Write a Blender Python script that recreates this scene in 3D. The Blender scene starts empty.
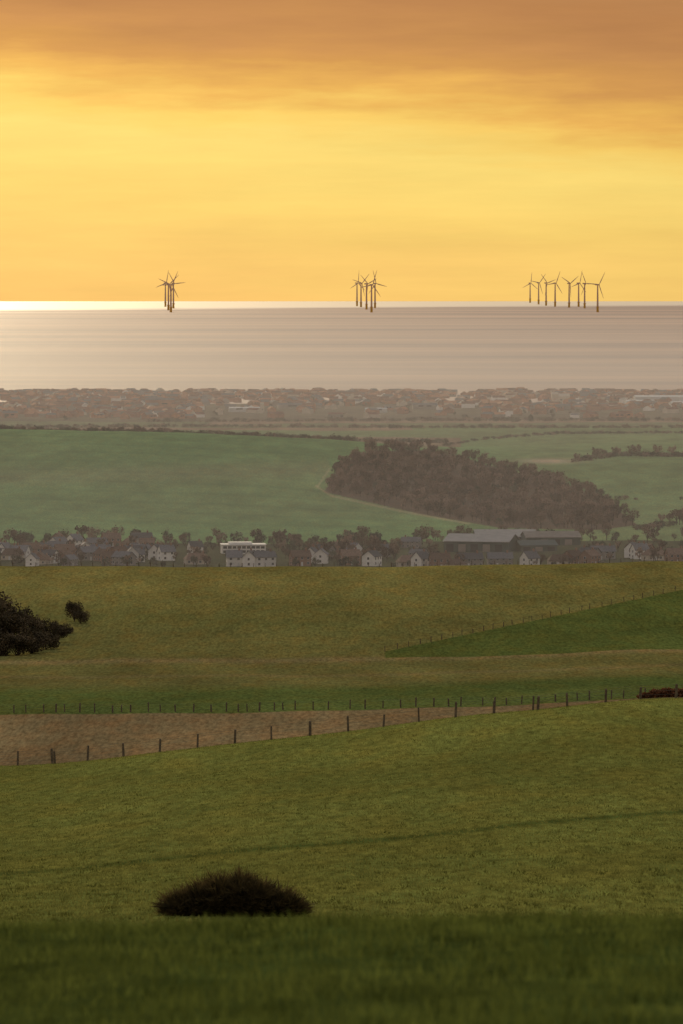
import bpy, math, random
import numpy as np
from mathutils import Vector, Matrix
rng = np.random.default_rng(7); random.seed(7)
F = 6075.0; CX = 341.5; EYE = 180.0; HR = 224.0; RE = 2.23e6
scene = bpy.context.scene
scene.view_settings.view_transform = 'Standard'; scene.view_settings.look = 'None'
def lin(r, g, b):
    f = lambda c: (c/255/12.92) if c/255 <= .04045 else ((c/255+.055)/1.055)**2.4
    return (f(r), f(g), f(b), 1)

# ------------------------------------------------------------------ terrain profile
near = [(-80,179.2),(0,178.3),(15,177.45),(30,176.0),(40,175.13),(46,174.6),(50,174.2),(55,173.62),(60,172.9),(80,169.6),(120,163.6),(160,159.8),(190,158.0)]
rows = {200:(917,916,915,914,913),250:(887,881,875,868,862),320:(850,841,831,821,812),400:(815,803,790,777,765),
480:(789,775,759,743,728),550:(769,752,732,714,700),620:(786,770,752,736,722),700:(800,784,768,754,742),800:(778,768,757,745,733),
850:(762,752,742,731,720),900:(738,733,727,718,708),950:(715,713,711,705,698),1000:(702,701,700,695,689),1100:(683,682,681,677,671),
1200:(665,664,663,659,653),1300:(643,640,638,635,630),1400:(617,613,611,609,604),1500:(591,589,588,586,581),1600:(569,570,569,567,563),
1650:(566,567,567,565,562),1750:(573,574,574,572,569),2000:(598,)*5,2400:(588,)*5,2700:(567,)*5,2800:(560,)*5,2900:(553,)*5,3000:(546,)*5,
3200:(535,535,534,532,530),3400:(513,514,516,518,514),3600:(492,492,495,500,497),3800:(470,470,474,483,480),4000:(450,450,456,470,466),
4200:(434,435,444,460,457),4300:(430,432,441,456,453),4500:(435,437,442,450,446),4800:(437,437,438,441,438),5000:(431,431,432,434,431),
5300:(426,)*5,5800:(417,)*5,6400:(403.5,)*5,6900:(393.3,)*5,7000:(398,)*5,7250:(410,)*5}
pk = np.array([-700,-200,0,170,341,512,683,900,1400],float)
dk=[];zk=[]
for d,z in near: dk.append(d); zk.append([z]*9)
for d,ys in rows.items():
    z=[EYE-d*(y-HR)/F for y in ys]; dk.append(d); zk.append([z[0],z[0]]+z+[z[4],z[4]])
dk=np.array(dk,float); zk=np.array(zk)
def pchip(x,y,xi):
    h=np.diff(x)[:,None]; s=np.diff(y,axis=0)/h; m=np.zeros_like(y)
    w1=2*h[1:]+h[:-1]; w2=h[1:]+2*h[:-1]; ok=(s[1:]*s[:-1])>0
    with np.errstate(all='ignore'): hm=(w1+w2)/(w1/s[:-1]+w2/s[1:])
    m[1:-1]=np.where(ok,hm,0); m[0]=s[0]; m[-1]=s[-1]
    i=np.clip(np.searchsorted(x,xi)-1,0,len(x)-2); hh=(x[i+1]-x[i])[:,None]; t=((xi-x[i])[:,None])/hh
    return (2*t**3-3*t**2+1)*y[i]+(t**3-2*t**2+t)*hh*m[i]+(-2*t**3+3*t**2)*y[i+1]+(t**3-t**2)*hh*m[i+1]
dl=np.concatenate([np.arange(-80,200,1.0),np.arange(200,1800,2.0),np.arange(1800,7251,5.0)])
pl=np.arange(-700,1401,10.0)
LUT=pchip(pk,pchip(dk,zk,dl).T,pl).T
def ground_z(X,d):
    X=np.asarray(X,float); d=np.asarray(d,float)
    px=np.clip(CX+F*X/np.maximum(d,60),-700,1399.9); fd=np.interp(d,dl,np.arange(len(dl))); fp=(px+700)/10
    i=np.clip(fd.astype(int),0,len(dl)-2); j=np.clip(fp.astype(int),0,len(pl)-2); a=fd-i; b=fp-j
    z=LUT[i,j]*(1-a)*(1-b)+LUT[i+1,j]*a*(1-b)+LUT[i,j+1]*(1-a)*b+LUT[i+1,j+1]*a*b
    k=np.clip(d/400,0.05,1)
    z=z+k*(.10*np.sin(X*.13+d*.021)+.06*np.sin(X*.31-d*.05+1)) + np.clip(1-d/100,0,1)*(.03*np.sin(X*1.1+1)+.02*np.sin(X*2.7+d*.3)) + np.clip(1-d/100,0,1)*X*.02
    far=np.clip((d-1700)/1000,0,1)
    return z+far*(.35*np.sin(X*.021+d*.006)+.2*np.sin(X*.05-d*.004))
def XatB(px,d): return (px-CX)/F*d
def P(px,d):
    x=XatB(px,d); return Vector((x,d,float(ground_z(x,d))))
def d_for(px,y,d0,d1):
    ds=np.linspace(d0,d1,400); z=ground_z(XatB(px,ds),ds); yy=HR+F*(EYE-z)/ds
    k=np.argmax(yy<=y); return float(ds[k]) if yy[k]<=y else float(ds[np.argmin(np.abs(yy-y))])

# ------------------------------------------------------------------ helpers
def fast_mesh(name,V,Fc,mats=(),midx=None,smooth=False):
    me=bpy.data.meshes.new(name); V=np.asarray(V,np.float32); Fc=np.asarray(Fc,np.int32); k=Fc.shape[1]
    me.vertices.add(len(V)); me.vertices.foreach_set('co',V.ravel())
    me.loops.add(Fc.size); me.loops.foreach_set('vertex_index',Fc.ravel())
    me.polygons.add(len(Fc)); me.polygons.foreach_set('loop_start',np.arange(0,Fc.size,k,dtype=np.int32))
    if midx is not None: me.polygons.foreach_set('material_index',np.asarray(midx,np.int32))
    for m in mats: me.materials.append(m)
    me.polygons.foreach_set('use_smooth',np.full(len(Fc),smooth))
    me.update(calc_edges=True); return me
def link(ob,parent=None):
    scene.collection.objects.link(ob)
    if parent: ob.parent=parent
    return ob
def obj(name,me,parent=None,loc=None,rotz=0,scale=None):
    o=bpy.data.objects.new(name,me); link(o,parent)
    if loc is not None: o.location=loc
    o.rotation_euler[2]=rotz
    if scale is not None: o.scale=(scale,)*3 if np.isscalar(scale) else scale
    return o
def empty(name,loc=(0,0,0),rotz=0):
    e=bpy.data.objects.new(name,None); e.location=loc; e.rotation_euler[2]=rotz; e.empty_display_size=1; return link(e)
def mat(name,col,rough=.9,var=.25,scale=3.0,spec=.1,col2=None,transl=0,detail=4,sc3=None,rnd=0):
    m=bpy.data.materials.new(name); m.use_nodes=True; nt=m.node_tree; n=nt.nodes; L=nt.links
    b=n['Principled BSDF']; b.inputs['Roughness'].default_value=rough; b.inputs['Specular IOR Level'].default_value=spec
    g=n.new('ShaderNodeNewGeometry'); mp=n.new('ShaderNodeMapping'); nz=n.new('ShaderNodeTexNoise')
    if sc3: mp.inputs['Scale'].default_value=sc3
    L.new(g.outputs['Position'],mp.inputs[0]); L.new(mp.outputs[0],nz.inputs['Vector'])
    nz.inputs['Scale'].default_value=scale; nz.inputs['Detail'].default_value=detail
    r=n.new('ShaderNodeValToRGB'); c=col; c2=col2 or tuple(x*(1+var) for x in c[:3])
    r.color_ramp.elements[0].position=.32; r.color_ramp.elements[1].position=.68
    r.color_ramp.elements[0].color=(*[x*(1-var) for x in c[:3]],1); r.color_ramp.elements[1].color=(*c2[:3],1)
    L.new(nz.outputs['Fac'],r.inputs[0]); out=r.outputs[0]
    if rnd:
        oi=n.new('ShaderNodeObjectInfo'); mr=n.new('ShaderNodeMapRange'); mr.inputs[3].default_value=1-rnd; mr.inputs[4].default_value=1+rnd
        L.new(oi.outputs['Random'],mr.inputs[0]); vs=n.new('ShaderNodeVectorMath'); vs.operation='SCALE'; L.new(out,vs.inputs[0]); L.new(mr.outputs[0],vs.inputs['Scale']); out=vs.outputs[0]
    L.new(out,b.inputs['Base Color'])
    if transl:
        t=n.new('ShaderNodeBsdfTranslucent'); mx=n.new('ShaderNodeMixShader'); mx.inputs[0].default_value=transl
        L.new(out,t.inputs[0]); L.new(b.outputs[0],mx.inputs[1]); L.new(t.outputs[0],mx.inputs[2]); L.new(mx.outputs[0],n['Material Output'].inputs[0])
    return m
class MB:
    def __init__(s): s.v=[]; s.f=[]; s.m=[]
    def box(s,x0,x1,y0,y1,z0,z1,mi=0,taper=0):
        i=len(s.v); t=taper
        s.v+=[(x0,y0,z0),(x1,y0,z0),(x1,y1,z0),(x0,y1,z0),(x0+t,y0+t,z1),(x1-t,y0+t,z1),(x1-t,y1-t,z1),(x0+t,y1-t,z1)]
        for q in((0,3,2,1),(4,5,6,7),(0,1,5,4),(1,2,6,5),(2,3,7,6),(3,0,4,7)): s.f.append(tuple(i+k for k in q)); s.m.append(mi)
    def poly(s,pts,mi=0):
        i=len(s.v); s.v+=list(pts); s.f.append(tuple(range(i,i+len(pts)))); s.m.append(mi)
    def tube(s,p0,p1,r0,r1,n=8,mi=0):
        p0=Vector(p0);p1=Vector(p1);a=(p1-p0).normalized(); u=a.orthogonal().normalized(); w=a.cross(u); i=len(s.v)
        for p,r in((p0,r0),(p1,r1)):
            for k in range(n):
                t=2*math.pi*k/n; s.v.append(tuple(p+(u*math.cos(t)+w*math.sin(t))*r))
        for k in range(n): s.f.append((i+k,i+(k+1)%n,i+n+(k+1)%n,i+n+k)); s.m.append(mi)
        s.f.append(tuple(i+n+k for k in range(n))); s.m.append(mi)
        s.f.append(tuple(i+n-1-k for k in range(n))); s.m.append(mi)
    def mesh(s,name,mats):
        me=bpy.data.meshes.new(name); me.from_pydata([tuple(v) for v in s.v],[],s.f)
        for m in mats: me.materials.append(m)
        me.polygons.foreach_set('material_index',s.m); me.update(); return me

# ------------------------------------------------------------------ ground sheet
ds=np.concatenate([np.linspace(-60,25,40,False),np.linspace(25,60,70,False),np.linspace(60,190,40,False),np.linspace(190,620,300,False),
 np.linspace(620,800,30,False),np.linspace(800,1700,320,False),np.linspace(1700,2600,30,False),np.linspace(2600,4500,340,False),np.linspace(4500,7250,220)])
us=np.concatenate([np.linspace(-.17,-.063,50,False),np.linspace(-.063,.063,420,False),np.linspace(.063,.17,51)])
D,U=np.meshgrid(ds,us,indexing='ij'); X=U*(D+150*np.clip(1-D/2500,0,1)); Z=ground_z(X,D)
nr,nc=D.shape; idx=np.arange(nr*nc).reshape(nr,nc)
faces=np.stack([idx[:-1,:-1],idx[:-1,1:],idx[1:,1:],idx[1:,:-1]],-1).reshape(-1,4)
PX=CX+F*X/np.maximum(D,60); Y=HR+F*(EYE-Z)/np.maximum(D,1)
def wob(a,b): return np.sin(X*a+D*b)+.6*np.sin(X*a*2.3-D*b*1.7+1.3)
C=np.zeros(D.shape+(3,)); 
def setc(mask,c): C[mask]=c
def blend(t,c):
    t=np.clip(t,0,1)[...,None]; C[:]=C*(1-t)+np.array(c)*t
FRONT=(.172,.190,.048)
setc(D<=575,FRONT)
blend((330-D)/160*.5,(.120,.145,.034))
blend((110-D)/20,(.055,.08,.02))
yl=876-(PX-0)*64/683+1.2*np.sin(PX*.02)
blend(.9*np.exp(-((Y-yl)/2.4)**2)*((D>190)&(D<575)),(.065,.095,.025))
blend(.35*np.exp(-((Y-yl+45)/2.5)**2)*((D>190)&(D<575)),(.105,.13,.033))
blend(.5*np.exp(-((D-551)/5)**2),(.14,.19,.04))
setc((D>575)&(D<948),(.22,.168,.088))
blend(.5*np.clip(wob(.05,.012)-.5,0,1)*((D>575)&(D<948)),(.29,.225,.115))
blend(((D>575)&(D<948))*(np.clip((Y-745)/20,0,1))*.45,(.155,.12,.07))
g=(D>=948)
setc(g,(.105,.14,.04))
blend(g*np.clip((D-1040+14*wob(.02,.01))/40,0,1),(.165,.158,.054))
blend(g*np.exp(-((D-1212)/12.)**2)*.7,(.26,.205,.095))
blend(g*np.exp(-((D-1130)/9.)**2)*.4,(.23,.18,.085))
blend(g*np.clip((D-1218)/20,0,1),(.195,.188,.062))
blend(g*np.clip((D-1400)/150,0,1)*.6,(.24,.215,.072))
yd=650-(PX-395)*60/288
blend((D>1215)&(D<1660)&(PX>385)&(Y>yd),(.110,.14,.038))
blend(((D>1215)&(D<1660))*np.exp(-((Y-612-PX*.05)/9.)**2)*(PX<400)*.4,(.135,.145,.046))
setc(D>1655,(.06,.07,.04))
G1=(.125,.225,.098); G2=(.14,.215,.10)
far=D>3060
setc(far,G1)
blend(far*(PX>480)*np.clip((PX-480)/60,0,1),G2)
blend(far*(.3*np.clip(wob(.006,.004),0,1)),(.18,.235,.115))
blend(far*(D<4350)*(PX<520)*.3*(np.clip(np.sin((D+.35*X+25*np.sin(X*.006))*2*math.pi/88)-.55,0,1)/.45),(.08,.15,.07))
blend(far*(D<4300)*(PX<330)*np.exp(-((Y-478+PX*.03)/9)**2)*.35,(.22,.21,.13))
def inpoly(px,y,poly):
    r=np.zeros(np.shape(px),bool); n=len(poly)
    for i in range(n):
        x1,y1=poly[i]; x2,y2=poly[(i+1)%n]
        if y1==y2: continue
        r^=((y1>y)!=(y2>y))&(px<(x2-x1)*(y-y1)/(y2-y1)+x1)
    return r
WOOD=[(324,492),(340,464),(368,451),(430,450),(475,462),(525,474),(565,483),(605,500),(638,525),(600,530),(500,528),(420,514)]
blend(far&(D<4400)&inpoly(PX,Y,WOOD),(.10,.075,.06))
for (a,b) in (((316,486),(332,496)),((332,496),(400,511)),((400,511),(470,524)),((318,486),(330,468))):
    ax,ay=a;bx,by=b; t=np.clip(((PX-ax)*(bx-ax)+(Y-ay)*(by-ay))/((bx-ax)**2+(by-ay)**2),0,1)
    dd=np.hypot(PX-ax-t*(bx-ax),Y-ay-t*(by-ay)); blend(far*(D<4300)*np.exp(-(dd/.9)**2)*.55,(.40,.33,.22))
blend(far*np.exp(-(((PX-548)/30)**2+((Y-461)/2.5)**2)),(.40,.34,.26))
L=D-60*np.sin(X*.004)
setc(far&(L>4380)&(PX<430),(.16,.18,.10))
setc(far&(L>4560)&(PX<460),(.20,.155,.11))
setc(far&(L>4860),(.14,.20,.10))
setc(far&(L>5080)&(X<60),(.23,.17,.125))
setc(far&(L>5230),(.14,.17,.10))
setc(far&(L>5450)&(X>-120),(.23,.17,.13))
setc(far&(L>5620),(.12,.11,.085))
setc(D>6850,(.22,.18,.14))
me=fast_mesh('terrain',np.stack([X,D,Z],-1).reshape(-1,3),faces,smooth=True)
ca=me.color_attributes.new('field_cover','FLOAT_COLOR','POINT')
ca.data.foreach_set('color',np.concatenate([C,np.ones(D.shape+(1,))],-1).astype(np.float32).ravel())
gm=bpy.data.materials.new('grassland'); gm.use_nodes=True; nt=gm.node_tree; n=nt.nodes; Lk=nt.links
b=n['Principled BSDF']; b.inputs['Roughness'].default_value=1; b.inputs['Specular IOR Level'].default_value=.0
at=n.new('ShaderNodeAttribute'); at.attribute_name='field_cover'; geo=n.new('ShaderNodeNewGeometry')
def noise(scale3,scale,detail,rough=.6):
    mp=n.new('ShaderNodeMapping'); mp.inputs['Scale'].default_value=scale3; nz=n.new('ShaderNodeTexNoise')
    nz.inputs['Scale'].default_value=scale; nz.inputs['Detail'].default_value=detail; nz.inputs['Roughness'].default_value=rough
    Lk.new(geo.outputs['Position'],mp.inputs[0]); Lk.new(mp.outputs[0],nz.inputs['Vector']); return nz.outputs['Fac']
def mapr(s,a,b_,c,d_):
    r=n.new('ShaderNodeMapRange'); r.inputs[1].default_value=a; r.inputs[2].default_value=b_; r.inputs[3].default_value=c; r.inputs[4].default_value=d_; Lk.new(s,r.inputs[0]); return r.outputs[0]
def mul(a,b_):
    m=n.new('ShaderNodeMath'); m.operation='MULTIPLY'; Lk.new(a,m.inputs[0]); Lk.new(b_,m.inputs[1]); return m.outputs[0]
f1=mapr(noise((1,.10,1),1.6,5,.75),.3,.7,.52,1.48)
f2=mapr(noise((1,.2,1),.06,4),.3,.7,.8,1.2)
f3=mapr(noise((1,.35,1),.012,3),.3,.7,.84,1.16)
ff=mul(mul(f1,f2),f3)
vm=n.new('ShaderNodeVectorMath'); vm.operation='SCALE'; Lk.new(at.outputs['Color'],vm.inputs[0]); Lk.new(ff,vm.inputs['Scale'])
mx=n.new('ShaderNodeMix'); mx.data_type='RGBA'; mx.blend_type='MULTIPLY'; mx.inputs[7].default_value=(1.2,1.0,.9,1)
Lk.new(mapr(noise((1,.15,1),.25,5,.65),.42,.68,0,1),mx.inputs[0]); Lk.new(vm.outputs[0],mx.inputs[6]); Lk.new(mx.outputs[2],b.inputs['Base Color'])
bp=n.new('ShaderNodeBump'); bp.inputs['Strength'].default_value=.5; bp.inputs['Distance'].default_value=.25
Lk.new(noise((1,.25,1),1.6,3),bp.inputs['Height']); Lk.new(bp.outputs[0],b.inputs['Normal'])
me.materials.append(gm); obj('terrain',me)

# ------------------------------------------------------------------ sea
ds2=np.concatenate([np.linspace(6400,12000,120,False),np.linspace(12000,34000,300)]); us2=np.linspace(-.3,.3,160)
D2,U2=np.meshgrid(ds2,us2,indexing='ij'); X2=U2*D2; Z2=-(D2**2)/(2*RE)
i2=np.arange(D2.size).reshape(D2.shape); f2_=np.stack([i2[:-1,:-1],i2[:-1,1:],i2[1:,1:],i2[1:,:-1]],-1).reshape(-1,4)
sm=fast_mesh('sea',np.stack([X2,D2,Z2],-1).reshape(-1,3),f2_,smooth=True)
wm=bpy.data.materials.new('sea_water'); wm.use_nodes=True; nt=wm.node_tree; n=nt.nodes; Lk=nt.links
b=n['Principled BSDF']; geo=n.new('ShaderNodeNewGeometry'); b.inputs['IOR'].default_value=1.33
sx=n.new('ShaderNodeSeparateXYZ'); Lk.new(geo.outputs['Position'],sx.inputs[0])
def mm(op,a,c):
    m=n.new('ShaderNodeMath'); m.operation=op
    for k,v in enumerate((a,c)):
        if isinstance(v,(int,float)): m.inputs[k].default_value=v
        else: Lk.new(v,m.inputs[k])
    return m.outputs[0]
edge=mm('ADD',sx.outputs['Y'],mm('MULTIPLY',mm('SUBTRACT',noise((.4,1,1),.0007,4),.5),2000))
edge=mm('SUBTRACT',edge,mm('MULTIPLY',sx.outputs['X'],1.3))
glint_strip=mapr(edge,18600,19900,0,1)  # far band of sea where the sun glint is painted in
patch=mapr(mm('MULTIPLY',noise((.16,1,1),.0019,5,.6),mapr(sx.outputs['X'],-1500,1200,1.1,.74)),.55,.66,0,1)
sunny=mm('MAXIMUM',glint_strip,mm('MULTIPLY',patch,mapr(sx.outputs['Y'],13500,18500,0,.35)))
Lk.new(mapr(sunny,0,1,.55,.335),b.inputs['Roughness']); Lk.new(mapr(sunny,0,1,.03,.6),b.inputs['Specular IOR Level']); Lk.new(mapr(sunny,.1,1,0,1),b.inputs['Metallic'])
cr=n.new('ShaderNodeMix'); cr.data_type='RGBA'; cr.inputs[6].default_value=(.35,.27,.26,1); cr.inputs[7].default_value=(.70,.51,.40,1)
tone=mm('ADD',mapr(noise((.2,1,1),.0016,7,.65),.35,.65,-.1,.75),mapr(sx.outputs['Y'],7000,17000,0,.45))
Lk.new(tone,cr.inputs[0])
c3=n.new('ShaderNodeMix'); c3.data_type='RGBA'; c3.inputs[7].default_value=(.97,.89,.72,1); Lk.new(sunny,c3.inputs[0]); Lk.new(cr.outputs[2],c3.inputs[6]); Lk.new(c3.outputs[2],b.inputs['Base Color'])  # painted sun glint: pale metallic colour on the far strip and streaks
bp=n.new('ShaderNodeBump'); bp.inputs['Strength'].default_value=.3; bp.inputs['Distance'].default_value=2.0
Lk.new(noise((.5,1,1),.02,4),bp.inputs['Height']); Lk.new(bp.outputs[0],b.inputs['Normal'])
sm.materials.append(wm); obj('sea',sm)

# ------------------------------------------------------------------ grass blades
def blades(name,N,d0,d1,half,h0,h1,w,m,power=1.0,clump=0):
    d=d0+(d1-d0)*rng.random(N)**power; x=(rng.random(N)*2-1)*(half(d)); z=ground_z(x,d)
    a=rng.random(N)*math.pi*2; h=h0+(h1-h0)*rng.random(N)**1.5
    if clump: h*=1+clump*(np.sin(x*3.1+2*np.sin(d*1.3))*np.sin(d*2.2+1.5*np.sin(x*1.7)))
    lx=rng.normal(0,.35,N)*h; ly=rng.normal(0,.35,N)*h
    ww=w*(.6+.8*rng.random(N)); cx=np.cos(a)*ww/2; cy=np.sin(a)*ww/2
    V=np.empty((N,3,3)); V[:,0]=np.stack([x-cx,d-cy,z-.02],-1); V[:,1]=np.stack([x+cx,d+cy,z-.02],-1); V[:,2]=np.stack([x+lx,d+ly,z+h],-1)
    me=fast_mesh(name,V.reshape(-1,3),np.arange(N*3).reshape(-1,3),[m]); return obj(name,me)
gA=mat('meadow_blade',(.055,.085,.018),.9,.5,1.6,.03,(.18,.22,.05),.4,3)
gB=mat('pasture_blade',(.14,.16,.036),.95,.5,1.5,.0,(.25,.26,.075),.4,3,sc3=(1,.15,1))
blades('meadow_grass',100000,26,57,lambda d:3+d*.12,.02,.10,.016,gA,1,.7)
blades('pasture_grass',200000,190,575,lambda d:6+d*.068,.04,.14,.07,gB,1.1)
# ------------------------------------------------------------------ plants
def leaf_cloud(lobes,N,size,seed,spiky=0):
    r=np.random.default_rng(seed); k=r.integers(0,len(lobes),N); L_=np.array(lobes)[k]
    v=r.normal(size=(N,3)); v/=np.linalg.norm(v,axis=1)[:,None]; rad=r.random(N)**.45
    c=L_[:,:3]+v*L_[:,3:6]*rad[:,None]*(.85+.3*r.random(N))[:,None]
    a=r.normal(size=(N,3)); a/=np.linalg.norm(a,axis=1)[:,None]; bb=np.cross(a,r.normal(size=(N,3))); bb/=np.linalg.norm(bb,axis=1)[:,None]
    s=size*(.5+r.random(N))[:,None]
    if spiky: a=v+r.normal(0,.35,(N,3)); a/=np.linalg.norm(a,axis=1)[:,None]; a[:,2]=np.abs(a[:,2]); V=np.stack([c-bb*s*.12,c+bb*s*.12,c+a*s*spiky],1); return V.reshape(-1,3),np.arange(N*3).reshape(-1,3)
    V=np.stack([c-a*s*.5,c+bb*s*.35,c+a*s*.5,c-bb*s*.35],1); return V.reshape(-1,3),np.arange(N*4).reshape(-1,4)
bark=mat('bark',(.08,.06,.045),.9,.3,3)
def tree_mesh(name,h,r,N,size,leafm,seed,bushy=False):
    rr=random.Random(seed); mb=MB(); base=.15 if bushy else .3
    mb.tube((0,0,-.3),(0,0,h*.55),h*.03,h*.018,7,1); lobes=[(0,0,h*.72,r*.6,r*.6,h*.25)]
    for k in range(7 if bushy else 8):
        t=k*2.4+rr.random(); rad=r*(.45+.3*rr.random()); zz=h*(base+.12+.5*rr.random())
        e=(math.cos(t)*rad,math.sin(t)*rad,zz); mb.tube((0,0,h*(base*.7+.1*rr.random())),e,h*.014,h*.005,5,1)
        q=r*(.32+.2*rr.random()); lobes.append((*e,q,q,q*(.8+.4*rr.random())))
    V,Fc=leaf_cloud(lobes,N,size,seed); i=len(mb.v)
    me=bpy.data.meshes.new(name); allv=mb.v+[tuple(x) for x in V]; me.from_pydata(allv,[],mb.f+[tuple(int(q)+i for q in f) for f in Fc])
    me.materials.append(leafm); me.materials.append(bark); me.polygons.foreach_set('material_index',mb.m+[0]*len(Fc)); me.update(); return me
winter=mat('winter_twigs',(.17,.125,.10),.95,.35,.03,.02,(.27,.195,.155),.0,2,rnd=.4)
darkg=mat('evergreen_leaves',(.08,.088,.066),.9,.35,.05,.05,(.14,.14,.10),.0,2,rnd=.35)
scrub=mat('scrub_leaves',(.055,.05,.03),.9,.5,.35,.05,(.15,.115,.07),.0,3,rnd=.3)
wt=[tree_mesh('winter_tree_mesh%d'%i,8.5+i*.7,3.8,380,.85,winter,20+i) for i in range(4)]
et=[tree_mesh('green_tree_mesh%d'%i,7+i,3.6,380,.85,darkg,40+i,True) for i in range(3)]
hm_=[tree_mesh('hedge_mesh%d'%i,3.6,4.5,220,.9,(winter,darkg)[i%2],60+i,True) for i in range(4)]
def scatter(name,meshes,pts,s0,s1):
    e=empty(name)
    for k,p in enumerate(pts):
        o=obj('tree',random.choice(meshes),e,p,random.random()*6.28,random.uniform(s0,s1)); o.name='%s_tree_%d'%(name,k)
    return e
pts=[]
while len(pts)<950:
    px=random.uniform(322,640); y=random.uniform(449,530)
    if inpoly(np.array(px),np.array(y),WOOD): pts.append(P(px,d_for(px,y,3080,4400)))
scatter('hillside_woodland',wt*4+et[:1],pts,.45,.9)
def hedge(name,line,step,meshes,s0,s1,d0,d1,jit=1.0,prob=1):
    pts=[]
    for (a,b2) in zip(line[:-1],line[1:]):
        nn=max(2,int(math.hypot(b2[0]-a[0],b2[1]-a[1])/step))
        for k in range(nn):
            if random.random()>prob: continue
            t=k/nn; px=a[0]+(b2[0]-a[0])*t+random.uniform(-jit,jit); y=a[1]+(b2[1]-a[1])*t+random.uniform(-.3,.3)
            pts.append(P(px,d_for(px,y,d0,d1)))
    return scatter(name,meshes,pts,s0,s1)
allm=wt+et
hedge('hedgerow',[(575,462),(620,456),(690,457),(760,456)],2.4,hm_+wt[:1],.7,1.1,3900,5000)
hedge('hedgerow.001',[(-60,437),(60,436),(150,438),(340,441),(450,443)],3.6,hm_,.5,1.1,4400,4900,1,.95)
hedge('hedgerow.002',[(90,436),(170,437)],3,wt,.5,.7,4450,4850,2)
hedge('hedgerow.003',[(-60,428),(200,427),(420,428),(700,428)],3.6,hm_,.4,1.0,5100,5500,1,.9)
hedge('hedgerow.004',[(150,422),(400,421),(760,421)],3.6,hm_,.5,1.1,5400,5800,2,.85)
hedge('hedgerow.005',[(640,530),(700,522),(760,520)],3,hm_+wt,.6,1,3100,3500,2)
hedge('hedgerow.006',[(440,447),(480,440),(560,434),(690,433)],3.4,hm_,.4,.8,4500,5100,1,.9)
hedge('hedgerow.007',[(600,500),(690,500)],9,hm_,.4,.8,3300,4000,3,.5)
def vok(p):
    q=CX+F*p.x/p.y
    return not(214<q<272 and p.y<2905 and p.y>2730) and not (440<q<585 and p.y<3010 and p.y>2740)
pts=[P(random.uniform(-80,760),random.uniform(2680,3090)) for _ in range(400)]
scatter('village_trees',allm,[p for p in pts if vok(p)],.3,.7)
pts=[P(random.uniform(285,400),random.uniform(2780,2980)) for _ in range(34)]+[P(random.uniform(-80,760),random.uniform(3000,3080)) for _ in range(90)]
scatter('village_trees.001',allm,pts,.6,.95)
pts=[P(random.uniform(-80,760),random.uniform(5500,6700)) for _ in range(150)]
pts+=[P(random.uniform(286,372),random.uniform(6250,6450)) for _ in range(70)]
scatter('coastal_trees',et+hm_,pts,.4,.8)
sb=[tree_mesh('scrub_mesh%d'%i,9,5.2,3600,.5,scrub,70+i,True) for i in range(3)]
for (px,y,s,sz) in ((-36,652,1.2,.95),(-12,655,1.0,.95),(2,656,.8,.85),(17,656,.75,.85),(31,654,.7,.85),(45,650,.68,.8),(24,641,.85,.95),(10,637,.95,1.1),(-4,636,1.05,1.15),(-20,640,1.3,1.1),(57,643,.55,.9),(44,637,.6,.9),(66,634,.35,.9),(74,622,.52,1.1),(80,624,.42,.9)):
    o=obj('hawthorn_bush',sb[random.randrange(3)],None,P(px,d_for(px,y,1200,1500)),random.random()*6,(s,s,s*sz)); o.location.z-=1.5*s*(1 if s>.6 else .7)
gorse=mat('gorse_needles',(.05,.042,.02),.8,.4,3,.1,(.15,.11,.045),.3,3)
lobes=[(-1.7,0,.25,.75,.8,.45),(-1.0,.1,.35,.8,.9,.66),(-.35,0,.5,.7,1,.76),(.3,0,.55,.6,1,.8),(.8,.1,.45,.75,1,.66),(1.4,0,.3,.85,.9,.55),(2.05,0,.15,.5,.6,.36),(0,.5,.4,1.6,.7,.64)]
V,Fc=leaf_cloud(lobes,24000,.17,5,2.1)
p=P(231,198); o=obj('gorse_bush',fast_mesh('gorse_bush',V,Fc,[gorse]),None,p,0,(.95,1,1))
brk=mat('bracken_fronds',(.15,.07,.035),.9,.4,1,.05,(.27,.12,.06),.2)
lobes=[(-2.5,0,.2,1.2,.8,.5),(-.8,0,.5,1.2,.9,.8),(1,0,.6,1.4,.9,.9),(3,0,.5,1.5,1,.9),(5,0,.6,1.6,1,.9)]
V,Fc=leaf_cloud(lobes,6000,.4,6); obj('bracken_heap',fast_mesh('bracken_heap',V,Fc,[brk]),None,P(662,946))

# ------------------------------------------------------------------ fences
wood=mat('weathered_wood',(.15,.115,.085),.9,.35,4); wire=mat('fence_wire',(.18,.17,.16),.6,.1,4)
def fence(name,pp,h,w):
    e=empty(name); mb=MB(); wb=MB(); prev=None
    for p in pp:
        hh=h*random.uniform(.82,1.1); lx=random.uniform(-.1,.1); ww=w*random.uniform(.75,1.2)
        mb.tube((p.x,p.y,p.z-.3),(p.x+lx,p.y,p.z+hh-.06),ww/2,ww/2*.9,7); mb.tube((p.x+lx,p.y,p.z+hh-.058),(p.x+lx,p.y,p.z+hh),ww/2*.88,ww/2*.4,7)
        if prev is not None:
            for t in (.3,.55,.8,.95): wb.tube(prev+Vector((0,-w*.5,h*t)),p+Vector((0,-w*.5,h*t)),.008,.008,3)
        prev=p
    obj('posts',mb.mesh(name+'_posts',[wood]),e); obj('wires',wb.mesh(name+'_wires',[wire]),e)
fx=[-95,-58,-20,17,50,54,86,123,160,198,235,272,310,347,383,420,457,495,532,537,569,605,641,677,712,748]
fence('wire_fence',[P(x+random.uniform(-1.5,1.5),553+random.uniform(-.6,.6)) for x in fx],1.35,.24)
x=-60; q=[]
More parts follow.
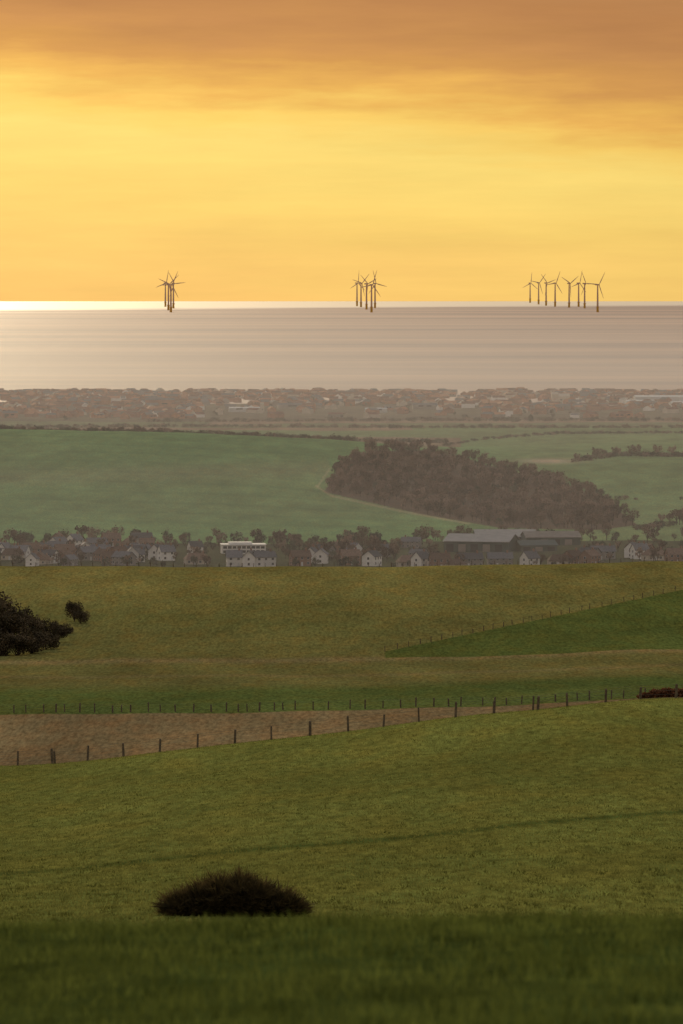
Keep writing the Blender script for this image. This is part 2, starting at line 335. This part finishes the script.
while x<760: q.append(P(x,952+random.uniform(-1,1))); x+=random.choice([9,12,15,18,22])
fence('wire_fence',q,1.4,.26)
q=[]; x=385
while x<760: q.append(P(x,d_for(x,650-(x-395)*60/288,1215,1640))); x+=random.uniform(8,13)
fence('wire_fence',q,1.2,.18)
fence('wire_fence',[P(x,1648) for x in np.arange(-80,770,11.5)],1.2,.18)
# ------------------------------------------------------------------ houses
white=mat('white_render',(.74,.72,.70),.8,.06,.5,rnd=.15); cream=mat('cream_render',(.52,.46,.39),.8,.08,.5); brick=mat('red_brick',(.27,.17,.135),.9,.2,1.5)
flint=mat('flint_wall',(.27,.25,.24),.9,.2,2)
tile=mat('clay_tile',(.16,.11,.088),.9,.25,1.5,.02,rnd=.35); slate=mat('slate_roof',(.14,.14,.155),.85,.2,1.5,.02,rnd=.35); glass=mat('window_glass',(.03,.035,.045),.15,.1,1,.5); frame=mat('window_frame',(.6,.6,.6),.6,.05,1)
def house_parts(tag,w,l,hw,hr,wm,rm,hip=0,wing=False):
    A=MB(); R=MB(); G=MB(); Ch=MB(); x=w/2; y=l/2
    A.box(-x,x,-y,y,-1.5,hw)
    for s in(-1,1):
        if not hip: A.poly([(s*x,-y*s,hw+.001),(s*x,y*s,hw+.001),(s*x,0,hw+hr)])
    o=.45; k=hr/y; t=.18
    for s in(-1,1):
        a=[(-x-o,s*(y+o),hw-k*o+.03),(x+o,s*(y+o),hw-k*o+.03),(x+o-hip,0,hw+hr+.03),(-x-o+hip,0,hw+hr+.03)]
        R.poly(a if s<0 else a[::-1]); up=[(p[0],p[1],p[2]+t) for p in a]; R.poly(up if s<0 else up[::-1])
        for i in range(4): j=(i+1)%4; R.poly([a[i],a[j],up[j],up[i]])
    if hip:
        for s in(-1,1): R.poly([(s*(x+o),-(y+o),hw-k*o+.2),(s*(x+o),(y+o),hw-k*o+.2),(s*(x+o-hip),0,hw+hr+.2)])
    nst=2 if hw>4 else 1
    for s in(-1,1):
        for fl in range(nst):
            for kx in range(int(w//3)):
                cx=-x+w*(kx+.5)/int(w//3); z0=.9+fl*2.6
                if fl==0 and kx==1 and s<0: G.box(cx-.5,cx+.5,s*y-.04,s*y+.04,0,2.1,1); continue
                G.box(cx-.65,cx+.65,s*y-.05,s*y+.05,z0-.08,z0+1.28,1); G.box(cx-.55,cx-.04,s*y-.07,s*y+.07,z0,z0+1.2); G.box(cx+.04,cx+.55,s*y-.07,s*y+.07,z0,z0+1.2)
        for fl in range(nst): z0=.9+fl*2.6; G.box(s*x-.05,s*x+.05,-.6,.6,z0-.08,z0+1.28,1); G.box(s*x-.07,s*x+.07,-.5,.5,z0,z0+1.2)
    Ch.box(x*.55,x*.55+.9,-.45,.45,hw+hr*.55,hw+hr+1.0); Ch.box(x*.55-.08,x*.55+.98,-.53,.53,hw+hr+1.003,hw+hr+1.15)
    for q in(.2,.6): Ch.tube((x*.55+q,0,hw+hr+1.153),(x*.55+q,0,hw+hr+1.6),.13,.1,6)
    return dict(walls=A.mesh(tag+'w',[wm]),roof=R.mesh(tag+'r',[rm]),windows=G.mesh(tag+'g',[glass,frame]),chimney=Ch.mesh(tag+'c',[brick]))
kinds=[('white_house',house_parts('a',11,7,5.2,2.8,white,slate)),('brick_house',house_parts('b',10,7.5,5.0,3.0,brick,tile)),
('cream_bungalow',house_parts('c',12,8,2.9,3.0,cream,tile,2.5)),('flint_cottage',house_parts('d',13,6.5,4.6,2.8,flint,slate)),('white_cottage',house_parts('e',8,7,5,3.4,white,slate))]
def place(kind,p,rot,s=1):
    nm,parts=kinds[kind]; e=empty(nm,p,rot); e.scale=(s,)*3
    for k,m in parts.items(): o=obj(k,m,e)
for (px,d,k,r) in ((234,2705,4,.1),(250,2700,4,1.4),(264,2700,0,.3),(312,2760,4,1.3),(321,2750,0,1.5),(166,2790,4,.4),(156,2800,4,1.3),(409,2715,2,.2),(421,2705,4,.9),(640,2800,4,.4),(633,2815,4,1.2),(655,2780,2,.5),(603,2800,3,.2),(300,2720,1,.3),
 (64,2800,1,.2),(90,2780,3,.6),(30,2820,1,.4),(12,2790,2,0),(118,2760,1,.9),(196,2740,2,.2),(350,2730,1,.3),(372,2715,0,1.2),(440,2700,1,.2),(470,2710,3,.3),(500,2720,3,.1),(530,2710,4,.7),(560,2715,2,.1),(590,2720,1,1.),(676,2740,1,.3)):
    place(k,P(px,d),r,.85)
nh=0
while nh<62:
    p=P(random.choice([random.uniform(-80,150),random.uniform(-80,760)]),random.uniform(2690,3020)); q=CX+F*p.x/p.y
    if (440<q<585 and p.y>2740) or (212<q<276 and p.y>2740): continue
    nh+=1; place(random.choice([1,3,3,2,0,4,1]),p,random.random()*3,random.uniform(.65,.85))
metal=mat('sheet_cladding',(.05,.075,.075),.6,.15,.4,.3); roofm=mat('fibre_cement_roof',(.38,.36,.35),.85,.12,.3,.02); rbrown=mat('weathered_roof',(.25,.22,.2),.85,.15,.3,.02)
def barn(px,d,w,l,hw,hr,rm,rot):
    e=empty('farm_barn',P(px,d),rot); A=MB();R=MB();Dr=MB(); x=w/2;y=l/2
    A.box(-x,x,-y,y,-2,hw)
    for s in(-1,1): A.poly([(s*x,-y*s,hw+.001),(s*x,y*s,hw+.001),(s*x,0,hw+hr)])
    for s in(-1,1):
        a=[(-x-.5,s*(y+.6),hw-hr/y*.6+.05),(x+.5,s*(y+.6),hw-hr/y*.6+.05),(x+.5,0,hw+hr+.05),(-x-.5,0,hw+hr+.05)]; R.poly(a if s<0 else a[::-1]); R.poly([(p[0],p[1],p[2]+.2) for p in (a if s<0 else a[::-1])])
        R.poly([a[0],a[1],(a[1][0],a[1][1],a[1][2]+.2),(a[0][0],a[0][1],a[0][2]+.2)])
    for k in range(int(w//6)):
        cx=-x+6*k+3; Dr.box(cx-1.8,cx+1.8,-y-.08,-y+.05,0,hw*.75,k%2)
    obj('walls',A.mesh('barnw',[metal]),e); obj('roof',R.mesh('barnr',[rm]),e); obj('doors',Dr.mesh('barnd',[glass,rbrown]),e)
barn(482,2930,32,24,5,3.0,roofm,-.25); barn(505,3030,30,20,4,3.0,roofm,.05); barn(551,3010,27,20,4,2.4,rbrown,.1); barn(536,2930,18,14,3,2,metal,.2)
e=empty('office_building',P(243,2905),.08); A=MB(); W=MB(); A.box(-10.5,10.5,-6,6,-1,4.4); A.box(-7,4,-4,4,4.803,5.7)
A.box(-10.8,10.8,-6.3,6.3,4.403,4.8)
for z0 in(.8,2.8):
    for k in range(9): W.box(-9.9+k*2.25,-8.1+k*2.25,-6.06,-5.9,z0,z0+1.2)
obj('walls',A.mesh('offw',[white]),e); obj('windows',W.mesh('offg',[glass]),e)

# distant town: one mass of houses
N=1300; tv=[];tf=[];tm=[]
def town_house(p,w,l,hw,hr,rot,wi,ri):
    c,s=math.cos(rot),math.sin(rot); i=len(tv); x=w/2;y=l/2
    for (a,b3,z) in ((-x,-y,-1),(x,-y,-1),(x,y,-1),(-x,y,-1),(-x,-y,hw),(x,-y,hw),(x,y,hw),(-x,y,hw),(-x,0,hw+hr),(x,0,hw+hr)): tv.append((p.x+a*c-b3*s,p.y+a*s+b3*c,p.z+z))
    for q,m in (((0,1,5,4),wi),((1,2,6,5),wi),((2,3,7,6),wi),((3,0,4,7),wi),((4,5,9,8),ri),((6,7,8,9),ri),((5,6,9),wi),((7,4,8),wi)): tf.append(tuple(i+k for k in q)); tm.append(m)
    if random.random()<.7:
        for fx_ in (-.28,.05):
            i=len(tv)
            for (a,z) in ((fx_*w,2.6),(fx_*w+w*.2,2.6),(fx_*w+w*.2,3.8),(fx_*w,3.8)): tv.append((p.x+a*c-(-y-.06)*s,p.y+a*s+(-y-.06)*c,p.z+z))
            tf.append((i,i+1,i+2,i+3)); tm.append(6)
cnt=0
while cnt<N:
    px=random.uniform(-120,800); d=random.uniform(5700,6880)
    if 200<px<440 and d<6250 and random.random()<.85: continue
    if px>440 and d<6100 and random.random()<.75: continue
    if random.random()<.3: d=random.uniform(6600,6890)
    cnt+=1; g=round(px/23)*.9%3; town_house(P(px,d),random.uniform(8,15),random.uniform(7,9),random.uniform(2.6,4.6),random.uniform(1.8,2.6),g+random.choice([0,1.57])+random.uniform(-.1,.1),random.choice([0,0,0,8,8,3,2,1]),random.choice([4,4,5,8]))
for (px,d,w,l,h,hr,wi,ri) in ((660,6500,55,25,5,1.5,7,7),(640,6350,30,20,4,1,7,7),(690,6250,40,22,4,1.5,7,7),(563,6450,14,10,7,3,2,2),(555,6420,7,8,10,2,2,2),(245,6020,32,14,4,1,7,7),(376,6010,22,10,4,1,7,7),(262,6000,4,4,9,1,2,2),(425,6150,25,12,4,2,3,5),(300,6200,45,18,4,2,3,5),(160,6250,30,12,7,2,0,5)):
    town_house(P(px,d),w,l,h,hr,.05,wi,ri)
me=bpy.data.meshes.new('town'); me.from_pydata(tv,[],tf)
townmats=[mat('town_brick',(.34,.17,.12),.9,.3,.1,.02),white,cream,flint,mat('town_tile',(.2,.105,.08),.9,.3,.1,.02),slate,glass,mat('pale_cladding',(.5,.52,.55),.7,.08,.1),mat('orange_tile',(.42,.21,.13),.9,.2,.5,.02)]
for m in townmats: me.materials.append(m)
me.polygons.foreach_set('material_index',tm); me.update(); obj('distant_town_houses',me)

# ------------------------------------------------------------------ wind turbines
tp=mat('turbine_haze_tint',(.6,.42,.32),.6,.05,.01,.2); ty=mat('transition_piece_paint',(.6,.35,.06),.6,.05,.01,.2)  # turbine colour carries the warm haze tint; no haze volume reaches them
T=MB(); T.tube((0,0,16),(0,0,80),3.0,1.9,14)
Fd=MB(); Fd.tube((0,0,-12),(0,0,16),3.6,3.4,14); Fd.tube((0,0,15),(0,0,16.6),5,5,14)
Nc=MB(); Nc.box(-2.1,2.1,-4,8,80.2,84.4,0,.4)
H=MB(); H.tube((0,0,0),(0,-3.2,0),2.2,1.2,12)
B=MB()
for k in range(3):
    a=k*2*math.pi/3; dv=Vector((math.sin(a),0,math.cos(a))); n_=Vector((math.cos(a),0,-math.sin(a))); yv=Vector((0,1,0))
    sec=[(1.0,1.4,1.3),(6,2.4,.9),(12,2.9,.6),(28,2.0,.45),(40,1.3,.3),(47,.4,.12)]; i=len(B.v)
    for (r,c_,t) in sec:
        o_=dv*r+Vector((0,-1.6,0))
        for q in (n_*-c_*.5,yv*t,n_*c_*.7,yv*-t): B.v.append(tuple(o_+q))
    for s_ in range(5):
        for j in range(4): B.f.append((i+s_*4+j,i+s_*4+(j+1)%4,i+s_*4+4+(j+1)%4,i+s_*4+4+j)); B.m.append(0)
    B.f.append(tuple(i+20+j for j in range(4))); B.m.append(0)
Tm=T.mesh('tower',[tp]);Fm=Fd.mesh('foundation',[ty]);Nm=Nc.mesh('nacelle',[tp]);Hm=H.mesh('hub',[tp]);Bm=B.mesh('blades',[tp])
for (px,d,a) in ((165.5,19500,.2),(168.5,17600,.9),(171,16700,.5),(173.5,18500,1.5),(357,20000,.1),(361,19300,.8),(366.5,18000,1.2),(371.5,16700,.35),(375,18700,1.8),
 (530,23500,.1),(538.5,21500,.7),(546,20300,1.3),(555,19600,.4),(569,19000,1.0),(578.5,19500,.25),(584.5,18600,1.6),(597.5,16800,.6)):
    e=empty('wind_turbine',(XatB(px,d),d,-d*d/(2*RE)),.7+random.uniform(-.15,.15)); e.scale=(.92,.92,.92)
    for nm,m in(('tower',Tm),('foundation',Fm),('nacelle',Nm)): obj(nm,m,e)
    for nm,m in(('hub',Hm),('blades',Bm)):
        o=obj(nm,m,e,(0,-4.2,82.3)); o.rotation_euler=(0,a,0)

# ------------------------------------------------------------------ valley haze
hb=MB(); hb.box(-1500,1500,1720,7900,-60,66); hm=bpy.data.materials.new('valley_haze'); hm.use_nodes=True; nt=hm.node_tree; nt.nodes.remove(nt.nodes['Principled BSDF'])
vs=nt.nodes.new('ShaderNodeVolumeScatter'); vs.inputs['Color'].default_value=(.98,.95,.99,1); vs.inputs['Density'].default_value=1.45e-4; vs.inputs['Anisotropy'].default_value=.3
nt.links.new(vs.outputs[0],nt.nodes['Material Output'].inputs['Volume']); obj('valley_haze',hb.mesh('valley_haze',[hm]))

# ------------------------------------------------------------------ sky, sun
SUN_EL=math.radians(11); SUN_AZ=math.radians(-8.3)
w=bpy.data.worlds.new('World'); scene.world=w; w.use_nodes=True; nt=w.node_tree; n=nt.nodes; Lk=nt.links
bg=n['Background']; bg.inputs[1].default_value=1.0
sky=n.new('ShaderNodeTexSky'); sky.sky_type='NISHITA'; sky.sun_disc=False; sky.sun_elevation=SUN_EL; sky.sun_rotation=SUN_AZ
tc=n.new('ShaderNodeTexCoord'); sp=n.new('ShaderNodeSeparateXYZ'); Lk.new(tc.outputs['Generated'],sp.inputs[0])
def M(op,a,b_=None,c=None):
    m=n.new('ShaderNodeMath'); m.operation=op
    for k,v in enumerate((a,b_,c)):
        if v is None: continue
        if isinstance(v,(int,float)): m.inputs[k].default_value=v
        else: Lk.new(v,m.inputs[k])
    return m.outputs[0]
def wnoise(sc,scale,detail,rough=.55):
    mp=n.new('ShaderNodeMapping'); mp.inputs['Scale'].default_value=sc; nz=n.new('ShaderNodeTexNoise'); nz.inputs['Scale'].default_value=scale; nz.inputs['Detail'].default_value=detail; nz.inputs['Roughness'].default_value=rough
    Lk.new(tc.outputs['Generated'],mp.inputs[0]); Lk.new(mp.outputs[0],nz.inputs['Vector']); return nz.outputs['Fac']
z=sp.outputs['Z']; x=sp.outputs['X']
tilt=M('MULTIPLY',M('MINIMUM',M('MAXIMUM',x,-.12),.12),.085)
nA=M('MULTIPLY',M('SUBTRACT',wnoise((16,1,110),1.0,5),.5),.017)
nB=M('MULTIPLY',M('SUBTRACT',wnoise((60,1,400),1.0,5,.6),.5),.007)
zz=M('ADD',M('ADD',M('ADD',z,tilt),nA),nB)
cr=n.new('ShaderNodeValToRGB'); mr=n.new('ShaderNodeMapRange'); mr.inputs[1].default_value=-.02; mr.inputs[2].default_value=.06; Lk.new(zz,mr.inputs[0]); Lk.new(mr.outputs[0],cr.inputs[0])
stops=[(-.016,(249,196,110)),(-.009,(251,203,112)),(.002,(253,212,114)),(.012,(254,220,120)),(.0175,(252,208,106)),(.0215,(238,182,92)),(.026,(216,157,86)),(.032,(203,145,86)),(.038,(193,136,84)),(.055,(190,140,95))]
el=cr.color_ramp.elements
for i,(q,c) in enumerate(stops):
    t=(q+.02)/.08; e_=el[0] if i==0 else (el[1] if i==1 else el.new(t)); e_.position=t; e_.color=lin(*c)
br=M('MULTIPLY',M('SUBTRACT',1.0,M('MULTIPLY',M('MINIMUM',M('MAXIMUM',x,-.06),.3),1.3)),M('ADD',.84,M('MULTIPLY',wnoise((18,1,200),1.0,6,.62),.32)))
vm=n.new('ShaderNodeVectorMath'); vm.operation='SCALE'; Lk.new(cr.outputs[0],vm.inputs[0]); Lk.new(br,vm.inputs['Scale'])
up=n.new('ShaderNodeValToRGB'); Lk.new(z,up.inputs[0]); ue=up.color_ramp.elements
ue[0].position=.06; ue[0].color=(.42,.28,.19,1); ue[1].position=.9; ue[1].color=(.38,.385,.39,1); q=ue.new(.25); q.color=(.42,.355,.30,1)
ns=n.new('ShaderNodeVectorMath'); ns.operation='SCALE'; Lk.new(sky.outputs[0],ns.inputs[0]); ns.inputs['Scale'].default_value=.06
mxs=n.new('ShaderNodeMix'); mxs.data_type='RGBA'; mxs.inputs[0].default_value=.82; Lk.new(ns.outputs[0],mxs.inputs[6]); Lk.new(up.outputs[0],mxs.inputs[7])
m2=n.new('ShaderNodeMix'); m2.data_type='RGBA'; mr2=n.new('ShaderNodeMapRange'); mr2.inputs[1].default_value=.045; mr2.inputs[2].default_value=.14; Lk.new(z,mr2.inputs[0])
Lk.new(mr2.outputs[0],m2.inputs[0]); Lk.new(vm.outputs[0],m2.inputs[6]); Lk.new(mxs.outputs[2],m2.inputs[7]); Lk.new(m2.outputs[2],bg.inputs[0])
sl=bpy.data.lights.new('sun','SUN'); sl.energy=2.3; sl.angle=math.radians(4); sl.color=(1,.80,.52); so=bpy.data.objects.new('sun',sl); link(so)
dirv=Vector((math.sin(SUN_AZ)*math.cos(SUN_EL),math.cos(SUN_AZ)*math.cos(SUN_EL),math.sin(SUN_EL))); so.rotation_euler=dirv.to_track_quat('Z','Y').to_euler()

# ------------------------------------------------------------------ camera
cd=bpy.data.cameras.new('camera'); cam=bpy.data.objects.new('camera',cd); link(cam); cam.location=(0,0,EYE)
cd.sensor_fit='VERTICAL'; cd.sensor_height=36; cd.lens=F/1024*36; cd.clip_start=.5; cd.clip_end=60000
cam.rotation_euler=(math.pi/2-math.atan((512-HR)/F),0,0)
cd.dof.use_dof=True; cd.dof.focus_distance=700; cd.dof.aperture_fstop=5.6
scene.camera=cam
